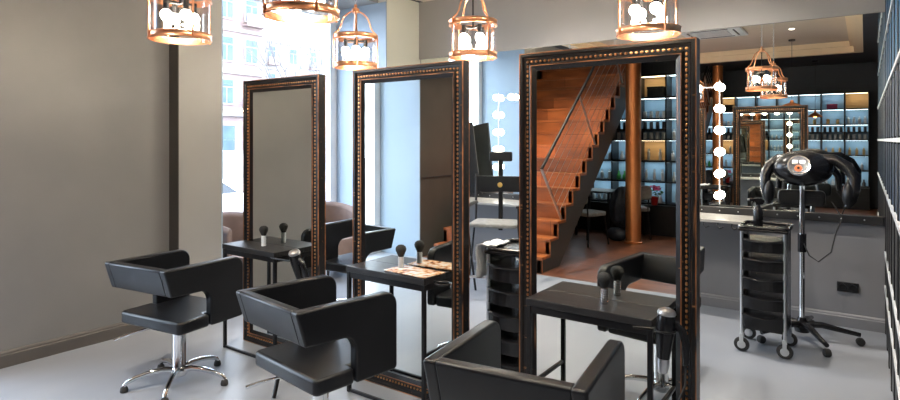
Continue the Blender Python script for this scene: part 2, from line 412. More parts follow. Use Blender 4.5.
# ------------------------------------------------------------------ standing mirrors
GY = 2.757
def standing_mirror(cx, W, label):
    t = thing('standing_mirror', label, 'mirror', (cx, GY, 0), 0, 'tall framed mirrors standing in a row')
    H, fw = 2.006, .090
    # profile: (u inward, d half depth)
    prof = [(0, .014), (0, .028), (.006, .034), (.018, .034), (.022, .026), (.030, .024), (.036, .021), (.052, .021), (.056, .026), (.062, .028), (.070, .024), (.082, .019), (.092, .014)]
    full = [(u, -d) for u, d in prof] + [(u, d) for u, d in reversed(prof)]
    m = MB(); rings = []
    for sx, sz in ((-1, 0), (1, 0), (1, 1), (-1, 1)):
        ringv = []
        for u, d in full:
            x = sx*(W/2-u); z = (u if sz == 0 else H-u)
            ringv.append(m.bm.verts.new((x, d, z)))
        rings.append(ringv)
    n = len(full)
    for i in range(4):
        A, B = rings[i], rings[(i+1) % 4]
        for k in range(n):
            k2 = (k+1) % n
            m.bm.faces.new([A[k], A[k2], B[k2], B[k]])
    m.build('frame', 'frame', t, smooth=True, angle=25)
    for s, nm in ((-1, 'front'), (1, 'rear')):
        b = MB(); u = .044; y = s*.0225; sp = .0245; r = .0085
        zc = u
        nh = int((W-2*u)/sp); nv = int((H-2*u)/sp)
        for i in range(nh+1):
            x = -W/2+u+(W-2*u)*i/nh
            for z in (u, H-u): b.ball((x, y, z), r, 6, 4, (1.0, .8, .8))
        for i in range(1, nv):
            z = u+(H-2*u)*i/nv
            for x in (-W/2+u, W/2-u): b.ball((x, y, z), r, 6, 4, (.8, .8, 1.0))
        b.build('beaded_trim', 'bead', t)
        MB().box(-W/2+fw-.002, W/2-fw+.002, s*.0115-.0015, s*.0115+.0015, fw-.002, H-fw+.002).build('mirror_glass', 'mirror', t, smooth=False)
    for s in (-1, 1):
        for u, d, nm in ((.002, .031, 'outer_gilt_line'), (.066, .0275, 'inner_gilt_line')):
            g = MB(); a, b = W/2-u, u; hw = .0022
            for x in (-a, a): g.box(x-hw, x+hw, s*d-.004, s*d+.004, u, H-u)
            for z in (u, H-u): g.box(-a, a, s*d-.0039, s*d+.0039, z-hw, z+hw)
            g.build(nm, 'gilt', t, smooth=False)
    MB().box(-W/2+fw, W/2-fw, -.0095, .0095, fw, H-fw).build('backing_board', 'blackwood', t, smooth=False)
    return t
MX = (-3.494, -2.297, -1.052)
standing_mirror(MX[0], 0.852, 'tall beaded dark frame mirror nearest the window, reflecting a plain grey wall')
standing_mirror(MX[1], 0.874, 'tall beaded dark frame mirror in the middle, reflecting pale blue and charcoal walls')
standing_mirror(MX[2], 0.888, 'tall beaded dark frame mirror nearest the camera, reflecting the wooden stairs')

# ------------------------------------------------------------------ tables at the mirrors
def wall_table(cx, label, z=.775, w=.61, depth=.212, yb=2.7435):
    t = thing('styling_table', label, 'table', (cx, yb, 0), 0, 'narrow black tables fixed to the standing mirrors')
    MB().box(-w/2, w/2, -depth, 0, z-.035, z).build('table_top', 'blackwood', t, smooth=False, bevel=.003)
    m = MB(); a = .011
    zt = z-.037
    m.box(-w/2+.012, w/2-.012, -depth+.01, -depth+.03, zt-.035, zt)
    m.box(-w/2+.01, -w/2+.03, -depth+.03, 0, zt-.035, zt); m.box(w/2-.03, w/2-.01, -depth+.03, 0, zt-.035, zt)
    m.build('apron_frame', 'black_metal', t, smooth=False, bevel=.002)
    for s in (-1, 1):
        x = s*(w/2-.012)
        MB().box(x-a, x+a, -depth+.005, -depth+.027, 0, zt).build('leg', 'black_metal', t, smooth=False, bevel=.002)
        MB().box(x-a*.8, x+a*.8, -depth+.027, 0, .335, .352).build('side_rail', 'black_metal', t, smooth=False, bevel=.002)
    MB().box(-w/2+.02, w/2-.02, -depth+.008, -depth+.024, 0.002, .02).build('floor_rail', 'black_metal', t, smooth=False, bevel=.002)
    return t
TXc = (-3.60, -2.295, -1.05)
wall_table(TXc[0], 'narrow black table holding one makeup brush, beside the window')
wall_table(TXc[1], 'narrow black table with a makeup brush and orange colour cards on it')
wall_table(TXc[2], 'narrow black table in front of the mirror that reflects the stairs')

# brushes
def brush(x, y, z, label, hmat):
    t = thing('makeup_brush', label, 'brush', (x, y, z), 0, 'makeup brushes standing on the tables')
    prof = [(0, 0), (.017, 0)]
    for i in range(6):
        a = .006+i*.0115
        prof += [(.018, a), (.018, a+.006), (.0155, a+.008), (.0155, a+.0105)]
    prof += [(.017, .076), (0, .076)]
    MB().lathe(prof, (0, 0, 0), 20).build('handle', hmat, t)
    MB().lathe([(0, .074), (.015, .074), (.022, .09), (.031, .11), (.033, .122), (.028, .136), (.016, .145), (0, .148)], (0, 0, 0), 20).build('bristles', 'bristle', t)
brush(-1.004, 2.655, .776, 'black haired brush with ribbed silver handle on the table before the stair reflection', 'chrome')
brush(-2.262, 2.655, .776, 'black haired brush with pale metal handle beside the orange colour cards', 'nickel')
brush(-3.575, 2.655, .776, 'black haired brush with white handle on the table by the window', 'white')
# colour card tray on table two
t = thing('colour_card_tray', 'clear tray of orange and cream colour cards lying on the middle table', 'tray', (-2.145, 2.635, .776), R(-4))
MB().box(-.17, .17, -.095, .095, 0, .005).build('tray_base', 'glass', t, smooth=False)
MB().box(-.162, .162, -.087, .087, .0052, .009).build('colour_cards', 'palette', t, smooth=False)

# ------------------------------------------------------------------ hair dryers in ring holders
def hair_dryer(x, y, z, rz, label, tilt=0, bl=.13, dry=True):
    h = thing('dryer_holder', 'black metal ring holder ' + label[1], 'holder', (x, y, z), rz)
    MB().tube([(.042*math.cos(a), .042*math.sin(a), 0) for a in [2*PI*i/24 for i in range(24)]], .005, 8, closed=True).build('ring', 'black_metal', h)
    MB().tube([(-.042, 0, 0), (-.09, .0, 0), (-bl, 0, 0)], .006, 8).build('bracket', 'black_metal', h)
    if not dry: return
    t = thing('hair_dryer', label[0], 'hair dryer', (x, y, z-.02), rz)
    t.rotation_euler = (R(tilt), R(4), rz)
    MB().lathe([(0, .10), (.022, .10), (.034, .09), (.038, .075), (.040, .03), (.037, .0), (.031, -.06), (.026, -.10), (.0, -.10)], (0, 0, 0), 24).build('barrel', 'plastic', t)
    MB().lathe([(.0, .112), (.018, .112), (.034, .104), (.039, .092), (.036, .086), (0, .086)], (0, 0, 0), 24).build('rear_grille', 'steel', t)
    MB().lathe([(0, -.10), (.026, -.10), (.027, -.12), (.021, -.16), (.0, -.16)], (0, 0, 0), 20).build('nozzle', 'steel', t)
    MB().tube([(.03, -.0, .05), (.065, -.01, .03), (.085, -.015, -.03), (.088, -.018, -.11)], [.016, .017, .016, .013], 12).build('handle', 'plastic', t)
    MB().tube([(.088, -.018, -.10), (.09, -.03, -.19), (.06, -.06, -.26), (.02, -.05, -.33), (.03, .0, -.45), (.02, .03, -.60)], .0045, 8).build('cord', 'rubber', t)
hair_dryer(-.69, 2.53, .745, R(20), ('black hair dryer with silver nozzle hanging beside the stair reflection', 'beside the table at the right mirror'))
hair_dryer(-3.04, 2.52, .745, R(3), ('black hair dryer hanging at the end of the table by the window', 'at the end of the table by the window'), 20, .26)
hair_dryer(-1.925, 2.62, .745, R(0), ('black hair dryer hanging at the end of the middle table', 'at the end of the middle table, empty'), 6, .07, False)

# ------------------------------------------------------------------ salon chairs
def rounded(pts, radii, n=5):
    out = []
    N = len(pts)
    for i, (p, r) in enumerate(zip(pts, radii)):
        P = Vector(p).to_2d(); A = Vector(pts[i-1]).to_2d(); B = Vector(pts[(i+1) % N]).to_2d()
        if r <= 0: out.append((P.x, P.y)); continue
        u = (A-P).normalized(); v = (B-P).normalized()
        ang = u.angle(v); dd = r/math.tan(ang/2)
        dd = min(dd, (A-P).length*.49, (B-P).length*.49); r2 = dd*math.tan(ang/2)
        c = P+(u+v).normalized()*(r2/math.sin(ang/2))
        s, e = P+u*dd-c, P+v*dd-c
        a0 = math.atan2(s.y, s.x); a1 = math.atan2(e.y, e.x)
        d = a1-a0
        while d > PI: d -= 2*PI
        while d < -PI: d += 2*PI
        for k in range(n+1):
            a = a0+d*k/n
            out.append((c.x+r2*math.cos(a), c.y+r2*math.sin(a)))
    return out
def salon_chair(label, loc, rz, group, chrome_base=True):
    t = thing('salon_chair', label, 'chair', loc, rz, group)
    w, L, th = .57, .53, .055
    zb, zt, zs = .635, .80, .40
    y0, y1 = -L/2, L/2
    # upholstered back slab
    yk = y0-.05
    poly = rounded([(yk, zt), (yk+th, zt), (yk+th+.045, zb), (yk+.05, zb)], [.012]*4, 3)
    MB().prism(poly, -w/2+th-.004, w/2-th+.004, 'x').build('backrest', 'leather', t, bevel=.004, angle=50)
    arm = rounded([(yk, zt), (y1, zt-.008), (y1, zs), (y0+.275, zs), (y0+.275, zb-.01), (yk+.05, zb)], [.012, .07, .02, .015, .075, .012], 6)
    for s in (-1, 1):
        a, b = (s*w/2, s*(w/2-th))
        MB().prism(arm, min(a, b), max(a, b), 'x').build('armrest', 'leather', t, bevel=.011, bseg=3, angle=50)
    # seat: full width behind the side panels, narrower between them
    sp = [(-w/2+.004, y0+.05), (w/2-.004, y0+.05), (w/2-.004, y0+.266), (w/2-th-.002, y0+.27), (w/2-th-.002, y1-.01), (-w/2+th+.002, y1-.01), (-w/2+th+.002, y0+.27), (-w/2+.004, y0+.266)]
    sp = rounded(sp, [.03, .03, 0, 0, .03, .03, 0, 0], 4)
    MB().prism(sp, zs-.002, zs+.075, 'z').build('seat', 'leather', t, bevel=.016, bseg=3, angle=50)
    MB().box(-.12, .12, -.12, .12, zs-.022, zs-.003).build('seat_plate', 'black_metal', t, smooth=False, bevel=.004)
    g = MB().lathe([(0, .07), (.045, .07), (.045, .09), (.041, .10), (.041, zs-.05), (.03, zs-.045), (.03, zs-.02), (0, zs-.02)], (0, 0, 0), 28).build('gas_lift', 'chrome', t)
    MB().tube([(-.03, -.03, zs-.03), (-.12, -.14, zs-.035), (-.19, -.22, zs-.06), (-.24, -.275, zs-.085)], [.006, .006, .009, .010], 10).build('height_lever', 'chrome', t)
    hub = MB().lathe([(0, .045), (.04, .045), (.052, .06), (.052, .09), (.04, .105), (0, .105)], (0, 0, 0), 24).build('base_hub', 'chrome', t)
    for k in range(5):
        a = 2*PI*k/5+.35
        c, s = math.cos(a), math.sin(a)
        pts = [(.03, .085), (.09, .098), (.17, .092), (.25, .074), (.295, .055), (.308, .035)]
        lg = MB().tube([(c*r, s*r, z) for r, z in pts], [.022, .018, .016, .015, .014, .013], 12).build('leg', 'chrome', t)
        MB().lathe([(0, 0), (.022, 0), (.024, .01), (.02, .028), (.012, .036), (0, .036)], (c*.308, s*.308, 0), 16).build('glide', 'rubber', lg)
    return t
gF = 'black salon chairs facing the tall mirrors'
c1 = salon_chair('black leather salon chair nearest the window, whole chrome star base in view', (-3.57, 2.01, 0), R(8), gF)
copy_tree(c1, None, (-2.235, 2.0, 0), R(-8), 'black leather salon chair in the middle, before the mirror reflecting pale blue', gF)
copy_tree(c1, None, (-.997, 1.91, 0), R(8), 'black leather salon chair cut by the bottom of the picture, seen from behind', gF)
gB = 'black salon chairs behind the tall mirrors'
copy_tree(c1, None, (-3.72, 3.78, 0), R(184), 'black leather salon chair behind the mirrors, seen between the first two frames', gB)
copy_tree(c1, None, (-1.19, 4.05, 0), R(182), 'black leather salon chair behind the mirror nearest the camera, its arm peeping out', gB)

# ------------------------------------------------------------------ lantern pendants
def lantern(x, y, z0, label, dl=22):
    t = thing('lantern_pendant', label, 'lamp', (x, y, z0), math.atan2(-y, -x)+R(dl), 'copper lantern pendants over the chairs')
    Rr = .182; hb = .042; H = .285
    for zz in (0, H-hb):
        MB().lathe([(Rr-.006, zz), (Rr, zz), (Rr+.004, zz+.003), (Rr, zz+.008), (Rr, zz+hb-.008), (Rr+.004, zz+hb-.003), (Rr, zz+hb), (Rr-.006, zz+hb), (Rr-.006, zz)], (0, 0, 0), 40).build('ring', 'copper', t)
    MB().lathe([(Rr-.014, .01), (Rr-.012, .01), (Rr-.012, H-.01), (Rr-.014, H-.01), (Rr-.014, .01)], (0, 0, 0), 40).build('glass_cylinder', 'lampglass', t)
    for k in range(4):
        a = PI/2*k
        c, s = math.cos(a), math.sin(a)
        q = [(Rr+.004, -.004), (Rr+.004, H), (Rr-.008, H+.012), (.150, H+.032), (.130, H+.065), (.118, H+.11), (.10, H+.15), (.065, H+.185), (.025, H+.205)]
        MB().tube([(c*r, s*r, zz) for r, zz in q], .0065, 8).build('arm', 'copper', t)
    MB().lathe([(0, H+.19), (.03, H+.19), (.034, H+.20), (.03, H+.225), (.012, H+.235), (.012, H+.26), (0, H+.26)], (0, 0, 0), 20).build('cap', 'copper', t)
    MB().tube([(0, 0, H+.19), (0, 0, H-.05)], .006, 8).build('stem', 'black_metal', t)
    MB().box(-.09, .09, -.008, .008, H-.06, H-.045).box(-.008, .008, -.09, .09, H-.061, H-.046).build('crossbar', 'black_metal', t, smooth=False)
    for k in range(4):
        a = PI/2*k
        bx, by = .085*math.cos(a), .085*math.sin(a)
        so_ = MB().lathe([(0, 0), (.017, 0), (.017, .07), (0, .07)], (bx, by, H-.112), 14).build('bulb_holder', 'black_metal', t)
        MB().ball((bx, by, H-.138), .032, 16, 10, (1, 1, 1.1)).build('bulb', 'bulb', so_)
    ch = MB(); zz = H+.255; top = (zc2 if cx0 < x < cx1 else ZC)-z0
    i = 0
    while zz < top-.04:
        ch.tube([(0 if i % 2 else .009*math.cos(b), .009*math.cos(b) if i % 2 else 0, zz+.016+.018*math.sin(b)) for b in [2*PI*j/10 for j in range(10)]], .0028, 5, closed=True)
        zz += .029; i += 1
    ch.build('chain', 'steel', t)
    MB().lathe([(0, 0), (.055, 0), (.05, -.02), (.01, -.04), (0, -.04)], (0, 0, top), 20).build('ceiling_rose', 'copper', t)
lantern(-3.47, 1.96, 2.17, 'copper lantern against the grey wall, leftmost of the lanterns')
lantern(-2.26, 1.90, 2.155, 'copper lantern cut by the top edge, in front of the bright window')
lantern(-1.10, 1.90, 2.17, 'copper lantern over the nearest chair, seen only in the wall mirror')
lantern(-3.57, 3.59, 2.17, 'small looking copper lantern with three lit bulbs before the blue window reveal', 3)
lantern(-2.42, 3.68, 2.17, 'copper lantern hanging beyond the middle mirror, before the grey soffit', 36)
lantern(-1.05, 3.49, 2.17, 'copper lantern hanging above the mirror nearest the camera', 30)

# ------------------------------------------------------------------ trolleys
def caster(m_parent, x, y):
    f = MB().box(x-.013, x+.013, y-.022, y-.016, .05, .135).box(x-.013, x+.013, y+.016, y+.022, .05, .135).box(x-.013, x+.013, y-.022, y+.022, .115, .135).build('caster_fork', 'nickel', m_parent, smooth=False)
    Q = Rm(PI/2, 'X')
    MB().lathe([(0, -.013), (.03, -.013), (.048, -.011), (.053, 0), (.048, .011), (.03, .013), (0, .013)], (x, y, .053), 24, Q).build('wheel', 'rubber', f)
    MB().lathe([(0, -.016), (.028, -.016), (.03, .0), (.028, .016), (0, .016)], (x, y, .053), 18, Q).build('hub_cap', 'nickel', f)
def trolley(loc, rz, label):
    t = thing('drawer_trolley', label, 'trolley', loc, rz, 'black five drawer salon trolleys')
    w, d = .30, .32
    for s in (-1, 1):
        MB().box(min(s*w/2, s*(w/2-.012)), max(s*w/2, s*(w/2-.012)), -d/2+.015, d/2-.015, .17, .885).build('side_panel', 'plastic', t, smooth=False, bevel=.003)
        for yy in (-d/2, d/2):
            MB().tube([(s*(w/2-.012), yy, .12), (s*(w/2-.012), yy, .88)], .011, 12).build('upright', 'steel', t)
    tr = MB().box(-w/2-.01, w/2+.01, -d/2-.015, d/2+.015, .885, .905).build('top_tray', 'plastic', t, smooth=False, bevel=.006)
    m = MB(); pts = rounded([(-w/2-.005, -d/2-.01), (w/2+.005, -d/2-.01), (w/2+.005, d/2+.01), (-w/2-.005, d/2+.01)], [.03]*4, 4)
    m.tube([(x, y, .915) for x, y in pts], .010, 8, closed=True)
    m.build('tray_rim', 'plastic', tr)
    for k in range(5):
        z = .19+k*.137
        dr = MB(); 
        poly = [(-w/2+.016, -d/2+.03)] + [(-w/2+.016+(w-.032)*i/12, -d/2-.008-.03*math.sin(PI*i/12)) for i in range(13)] + [(w/2-.016, -d/2+.03), (w/2-.016, d/2-.03), (-w/2+.016, d/2-.03)]
        dr.prism(poly, z, z+.085, 'z')
        o = dr.build('drawer', 'plastic', t, smooth=False, bevel=.004)
        lip = [(-w/2+.02+(w-.04)*i/12, -d/2-.012-.036*math.sin(PI*i/12), z+.09-.010*math.sin(PI*i/12)) for i in range(13)]
        MB().tube(lip, .008, 8).build('handle_lip', 'plastic', o)
    MB().box(-w/2+.012, w/2-.012, -d/2+.02, d/2-.02, .165, .18).build('bottom_shelf', 'plastic', t, smooth=False)
    for sx in (-1, 1):
        for sy in (-1, 1): caster(t, sx*(w/2-.012), sy*d/2)
    return t
T1 = trolley((-.60, 4.87, 0), R(0), 'black five drawer trolley on chrome casters with a spray bottle on top')
copy_tree(T1, None, (-1.665, 3.06, 0), R(2), 'black five drawer trolley with a white towel, standing between two tall mirrors')
sb = thing('spray_bottle', 'black spray bottle standing on the trolley by the hood dryer', 'bottle', (-.66, 4.93, .906), R(200))
MB().lathe([(0, 0), (.032, 0), (.034, .01), (.034, .10), (.026, .13), (.014, .145), (.014, .155), (0, .155)], (0, 0, 0), 24).build('bottle_body', 'plastic', sb)
MB().prism(rounded([(-.03, .155), (.018, .155), (.02, .175), (.06, .182), (.06, .20), (-.02, .205), (-.045, .185)], [.006]*7, 3), -.012, .012, 'y').build('spray_head', 'plastic', sb, bevel=.003)
MB().tube([(.03, 0, .178), (.042, 0, .16), (.040, 0, .14), (.048, 0, .125)], .005, 8).build('trigger', 'plastic', sb)
MB().lathe([(0, 0), (.008, 0), (.008, .012), (0, .012)], (.06, 0, .191), 12, Rm(PI/2, 'Y')).build('nozzle', 'steel', sb)
# towel hanging on trolley two
m = MB()
N = 14
def towel_grid(m):
    rows = []
    for i in range(N+1):
        s_ = i/N
        if s_ < .35: px, pz = .10-.10*s_/.35, .932+.006*math.sin(s_*30)
        else: px, pz = -.012-.006*math.sin((s_-.35)*9), .93-(s_-.35)/.65*.2
        row = []
        for j in range(9):
            y = -.1+.2*j/8
            row.append(m.bm.verts.new((px+.006*math.sin(j*1.9+i*.4), y+.006*math.sin(i*.8), pz+.004*math.cos(j*1.7))))
        rows.append(row)
    for A, B in zip(rows, rows[1:]):
        for k in range(8): m.bm.faces.new([A[k], A[k+1], B[k+1], B[k]])
towel_grid(m)
tw = m.build('towel', 'towel', None, loc=(-1.865, 2.99, 0))
sol = tw.modifiers.new('thick', 'SOLIDIFY'); sol.thickness = .010
tag(tw, 'white towel draped over the side of the trolley between two mirrors', 'towel')

# ------------------------------------------------------------------ hood dryer on stand
hd = thing('hood_dryer', 'black hood dryer with round control panel on a rolling chrome stand', 'hair dryer', (-.40, 5.27, 0), 0)
ca = [R(a) for a in (-130, -62, 12, 84, 156)]
HBX = MB().lathe([(0, .06), (.05, .06), (.055, .085), (.04, .13), (.028, .17), (0, .17)], (0, 0, 0), 24).build('base_hub', 'plastic', hd)
for a in ca:
    c, s = math.cos(a), math.sin(a); rr = .38
    lg = MB().tube([(c*r*rr, s*r*rr, z) for r, z in ((.08, .12), (.35, .125), (.7, .10), (1.0, .082))], [.026, .024, .019, .016], 12).build('leg', 'plastic', hd)
    Q = Rm(a, 'Z') @ Rm(PI/2, 'X')
    MB().lathe([(0, -.02), (.026, -.02), (.03, -.012), (.03, .012), (.026, .02), (0, .02)], (c*rr, s*rr, .0305), 18, Q).build('caster', 'rubber', lg)
MB().tube([(0, 0, .15), (0, 0, 1.30)], .019, 20).build('pole', 'chrome', hd)
MB().tube([(0, 0, .68), (0, 0, .82)], .03, 20).build('height_clamp', 'plastic', hd)
MB().tube([(.0, -.02, .78), (.05, -.03, .66), (.11, -.03, .62), (.19, -.02, .70), (.22, 0, .85), (.26, .02, .96), (.19, .05, 1.08)], .005, 8).build('cord', 'rubber', hd)
# head shell
hh = MB().ball((0, 0, 1.33), .21, 32, 16, (1.0, .70, .66), Rm(R(-14), 'X')).build('hood_shell', 'plastic', hd)
Q = Rm(R(68), 'X')
MB().lathe([(0, .0), (.07, .0), (.08, .006), (.083, .02), (.076, .034), (0, .036)], (-.01, -.125, 1.35), 32, Matrix.Translation((0, 0, 0)) @ Q).build('control_rim', 'chrome', hh)
MB().lathe([(0, .033), (.066, .033), (.066, .040), (0, .041)], (-.01, -.125, 1.35), 32, Q).build('control_panel', 'screen', hh)
PT = Matrix.Translation((-.01, -.125, 1.35)) @ Q
for sx in (-1, 1): MB().box(sx*.024-.019, sx*.024+.019, .004, .034, .040, .047, PT).build('display', 'steel', hh, smooth=False, bevel=.003)
MB().lathe([(0, .04), (.027, .04), (.025, .05), (0, .051)], (0, 0, 0), 20, PT @ Matrix.Translation((0, -.032, 0))).build('dial', 'orange', hh)
MB().lathe([(0, .05), (.010, .05), (.008, .060), (0, .061)], (0, 0, 0), 14, PT @ Matrix.Translation((0, -.032, 0))).build('knob', 'plastic', hh)
MB().box(-.022, .022, -.02, .02, 1.20, 1.31).build('head_joint', 'plastic', hd, smooth=False, bevel=.006)
for s in (-.74, 1):
    a_ = MB().tube([(s*.12, .0, 1.40), (s*.21, -.01, 1.40), (s*.29, -.02, 1.35), (s*.335, -.04, 1.27), (s*.335, -.05, 1.18), (s*.315, -.06, 1.10), (s*.29, -.06, 1.05)], [.04, .042, .042, .040, .038, .034, .022], 16).build('side_arm', 'plastic', hd)
    MB().ball((s*.30, -.05, 1.14), .07, 20, 12, (.6, .8, 1.4)).build('heat_pad', 'leather', a_)
    b_ = MB().tube([(s*.10, .06, 1.37), (s*.18, .11, 1.35), (s*.23, .14, 1.27), (s*.235, .15, 1.16)], [.028, .028, .026, .02], 14).build('rear_arm', 'plastic', hd)
pn = MB().prism(rounded([(-.17, 1.035), (.15, 1.035), (.15, 1.155), (-.17, 1.155)], [.03]*4, 4), .03, .09, 'y').build('neck_panel', 'leather', hd, bevel=.010)
m = MB()
for r_ in range(2):
    for i in range(5): m.box(.03+i*.02, .042+i*.02, .026, .031, 1.115-r_*.016, 1.122-r_*.016)
m.build('vent_slots', 'black_metal', pn, smooth=False)
for s in (-1, 1): MB().tube([(s*.10, .05, 1.15), (s*.08, .04, 1.28)], .008, 10).build('strut', 'chrome', hd)

# ------------------------------------------------------------------ director chair and panel in the back left
dc = thing('director_chair', 'tall black director chair with gold badge and a headrest by the blue wall', 'chair', (-2.97, 4.93, 0), R(200))
hw = .25
for s in (-1, 1):
    MB().tube([(s*hw, .19, 0), (s*hw, -.14, .71)], .012, 8).build('leg', 'black_metal', dc)
    MB().tube([(s*hw, -.19, 0), (s*hw, .17, .71)], .012, 8).build('leg', 'black_metal', dc)
    MB().box(s*hw-.02, s*hw+.02, -.22, .2, .90, .925).build('armrest', 'blackwood', dc, smooth=False, bevel=.005)
    MB().tube([(s*hw, -.2, .68), (s*hw, -.225, 1.20)], .013, 8).build('back_post', 'blackwood', dc)
    MB().tube([(s*hw, .17, .70), (s*hw, .17, .90)], .012, 8).build('arm_post', 'blackwood', dc)
MB().prism(rounded([(-hw+.012, -.2), (hw-.012, -.2), (hw-.012, .2), (-hw+.012, .2)], [.03]*4, 3), .705, .745, 'z').build('seat', 'grey_fabric', dc, bevel=.012)
bk = MB().box(-hw-.015, hw+.015, -.238, -.212, 1.02, 1.18).build('back_sling', 'leather', dc, bevel=.006, smooth=False)
MB().lathe([(0, 0), (.026, 0), (.022, .006), (0, .008)], (0, -.2385, 1.09), 20, Rm(PI/2, 'X')).build('badge', 'gold', bk)
MB().lathe([(0, 0), (.026, 0), (.022, .006), (0, .008)], (0, -.2115, 1.09), 20, Rm(-PI/2, 'X')).build('badge', 'gold', bk)
MB().box(-hw, hw, .17, .21, .22, .24).build('footrest', 'steel', dc, smooth=False, bevel=.004)
MB().box(-.022, .022, -.27, -.24, .62, 1.36).build('headrest_post', 'black_metal', dc, smooth=False, bevel=.003)
MB().box(-.12, .12, -.28, -.235, 1.33, 1.43).build('headrest', 'leather', dc, smooth=False, bevel=.015)
pb = thing('black_panel', 'large black panel propped slanting on the counter beside the blue wall', 'panel', (-3.83, 5.62, .873), R(14))
Q = Rm(R(-7), 'Y')
MB().box(-.22, .22, -.012, .012, .0, .84, Tm(.0, 0, .028) @ Q).build('board', 'leather', pb, smooth=False, bevel=.004)
MB().box(-.235, .235, -.018, .018, .0, .84, Tm(.0, 0, .028) @ Q @ Matrix.Diagonal((1, 1, .02, 1))).build('bottom_batten', 'black_metal', pb, smooth=False)

# waiting armchairs by the window
def tub_chair(loc, rz, label):
    t = thing('tub_armchair', label, 'armchair', loc, rz, 'taupe tub armchairs by the window')
    m = MB(); pr = []
    Ro, Ri = .36, .27
    nseg = 22
    rings = []
    for i in range(nseg+1):
        a = R(-20)+R(220)*i/nseg
        c, s = math.cos(a), math.sin(a)
        h = .83-.10*(abs(i-nseg/2)/(nseg/2))**2
        rings.append([m.bm.verts.new(p) for p in ((Ro*c, Ro*s*-1, .10), (Ro*1.04*c, -Ro*1.04*s, h-.04), ((Ro+Ri)/2*c, -(Ro+Ri)/2*s, h), (Ri*c, -Ri*s, h-.04), (Ri*c, -Ri*s, .10))])
    for A, B in zip(rings, rings[1:]):
        for k in range(5):
            m.bm.faces.new([A[k], A[(k+1) % 5], B[(k+1) % 5], B[k]])
    m.bm.faces.new(rings[0]); m.bm.faces.new(rings[-1][::-1])
    m.build('shell', 'taupe', t, bevel=.015)
    MB().lathe([(0, .12), (.27, .12), (.28, .40), (.26, .44), (0, .45)], (0, .0, 0), 28).build('seat_cushion', 'taupe', t)
    for sx in (-1, 1):
        for sy in (-1, 1): MB().tube([(sx*.2, sy*.2, .12), (sx*.23, sy*.23, 0)], [.018, .012], 10).build('leg', 'blackwood', t)
tub_chair((-4.98, 3.46, 0), R(-75), 'taupe tub armchair half hidden behind the mirror nearest the window')
tub_chair((-4.98, 4.62, 0), R(-95), 'taupe tub armchair seen between the first two mirrors')

# footrest
fr = thing('footrest', 'low black footrest with splayed feet beside the middle chair', 'footrest', (-2.93, 2.33, 0), R(20))
MB().tube([(0, .12, .0), (0, .05, .16), (0, .0, .20)], .013, 8).build('leg', 'black_metal', fr)
MB().tube([(0, -.12, .0), (0, -.05, .16), (0, .0, .20)], .013, 8).build('leg', 'black_metal', fr)
MB().tube([(-.14, 0, .205), (.14, 0, .205)], .018, 12).build('foot_bar', 'rubber', fr)

# ------------------------------------------------------------------ right shelf unit
sh = thing('storage_cabinet', 'tall black cabinet wall with blue panels and pale shelf edges at the right edge', 'cabinet', (.127, 0, 0))
ys = [2.75+.44*i for i in range(8)]
MB().box(.014, .42, ys[0], ys[-1]-.04, 0, 3.25).build('carcass', 'black_metal', sh, smooth=False)
for y in ys:
    MB().box(.002, .014, y-.05 if y > 5 else y-.022, y+.022 if y < 5.7 else y, 0, 3.25).build('upright', 'black_metal', sh, smooth=False, bevel=.002)
for z in (.38, .65, 1.14, 1.55, 1.94, 2.35, 2.76):
    MB().box(-.004, .014, ys[0], ys[-1]-.04, z-.011, z+.011).build('shelf_edge', 'shelfedge', sh, smooth=False)
for i in range(7):
    for z0_, z1_, mt in ((.03, .36, 'black_metal'), (.40, .63, 'black_metal'), (.67, 1.12, 'black_metal'), (1.16, 1.53, 'darkblue'), (1.57, 1.92, 'darkblue'), (1.96, 2.33, 'midblue'), (2.37, 2.74, 'midblue'), (2.78, 3.2, 'midblue')):
        MB().box(.006, .013, ys[i]+.03, ys[i+1]-.05, z0_, z1_).build('door', mt, sh, smooth=False, bevel=.002)
wbox('trim_4', 'dark_wall', .56, .68, 5.2, YB-.03, 0, 3.3)

# ------------------------------------------------------------------ behind the camera (seen in the mirrors)
# copper column
cl = struct(MB().lathe([(0, 0), (.135, 0), (.135, .02), (.116, .03), (.113, .05), (.113, 3.3), (0, 3.3)], (-2.84, -3.22, 0), 40).build('column_copper', 'column'))

# staircase
st = thing('staircase', 'closed riser wooden staircase with dark stringer and wire railing', 'stairs', (0, 0, 0))
rise, run, ns = .185, .219, 16
ys0 = -.60
sx0, sx1 = -4.62, -3.06
for k in range(ns):
    y = ys0-k*run; z = k*rise
    m = MB()
    m.box(sx0, sx1+.012, y-.022, y, z+.0, z+rise-.036)
    m.box(sx0, sx1+.012, y-run-.02, y+.006, z+rise-.035, z+rise)
    m.build('step', 'stairwood', st, smooth=False, bevel=.003)
poly = [(ys0, 0)]
for k in range(ns):
    poly += [(ys0-k*run, (k+1)*rise-.036), (ys0-(k+1)*run, (k+1)*rise-.036)]
poly += [(ys0-ns*run, ns*rise-.42), (ys0-.42*run/rise, 0)]
MB().prism(poly, sx1-.05, sx1, 'x').build('stringer', 'dark_wall', st, smooth=False)
MB().prism(poly, sx0, sx0+.05, 'x').build('stringer', 'dark_wall', st, smooth=False)
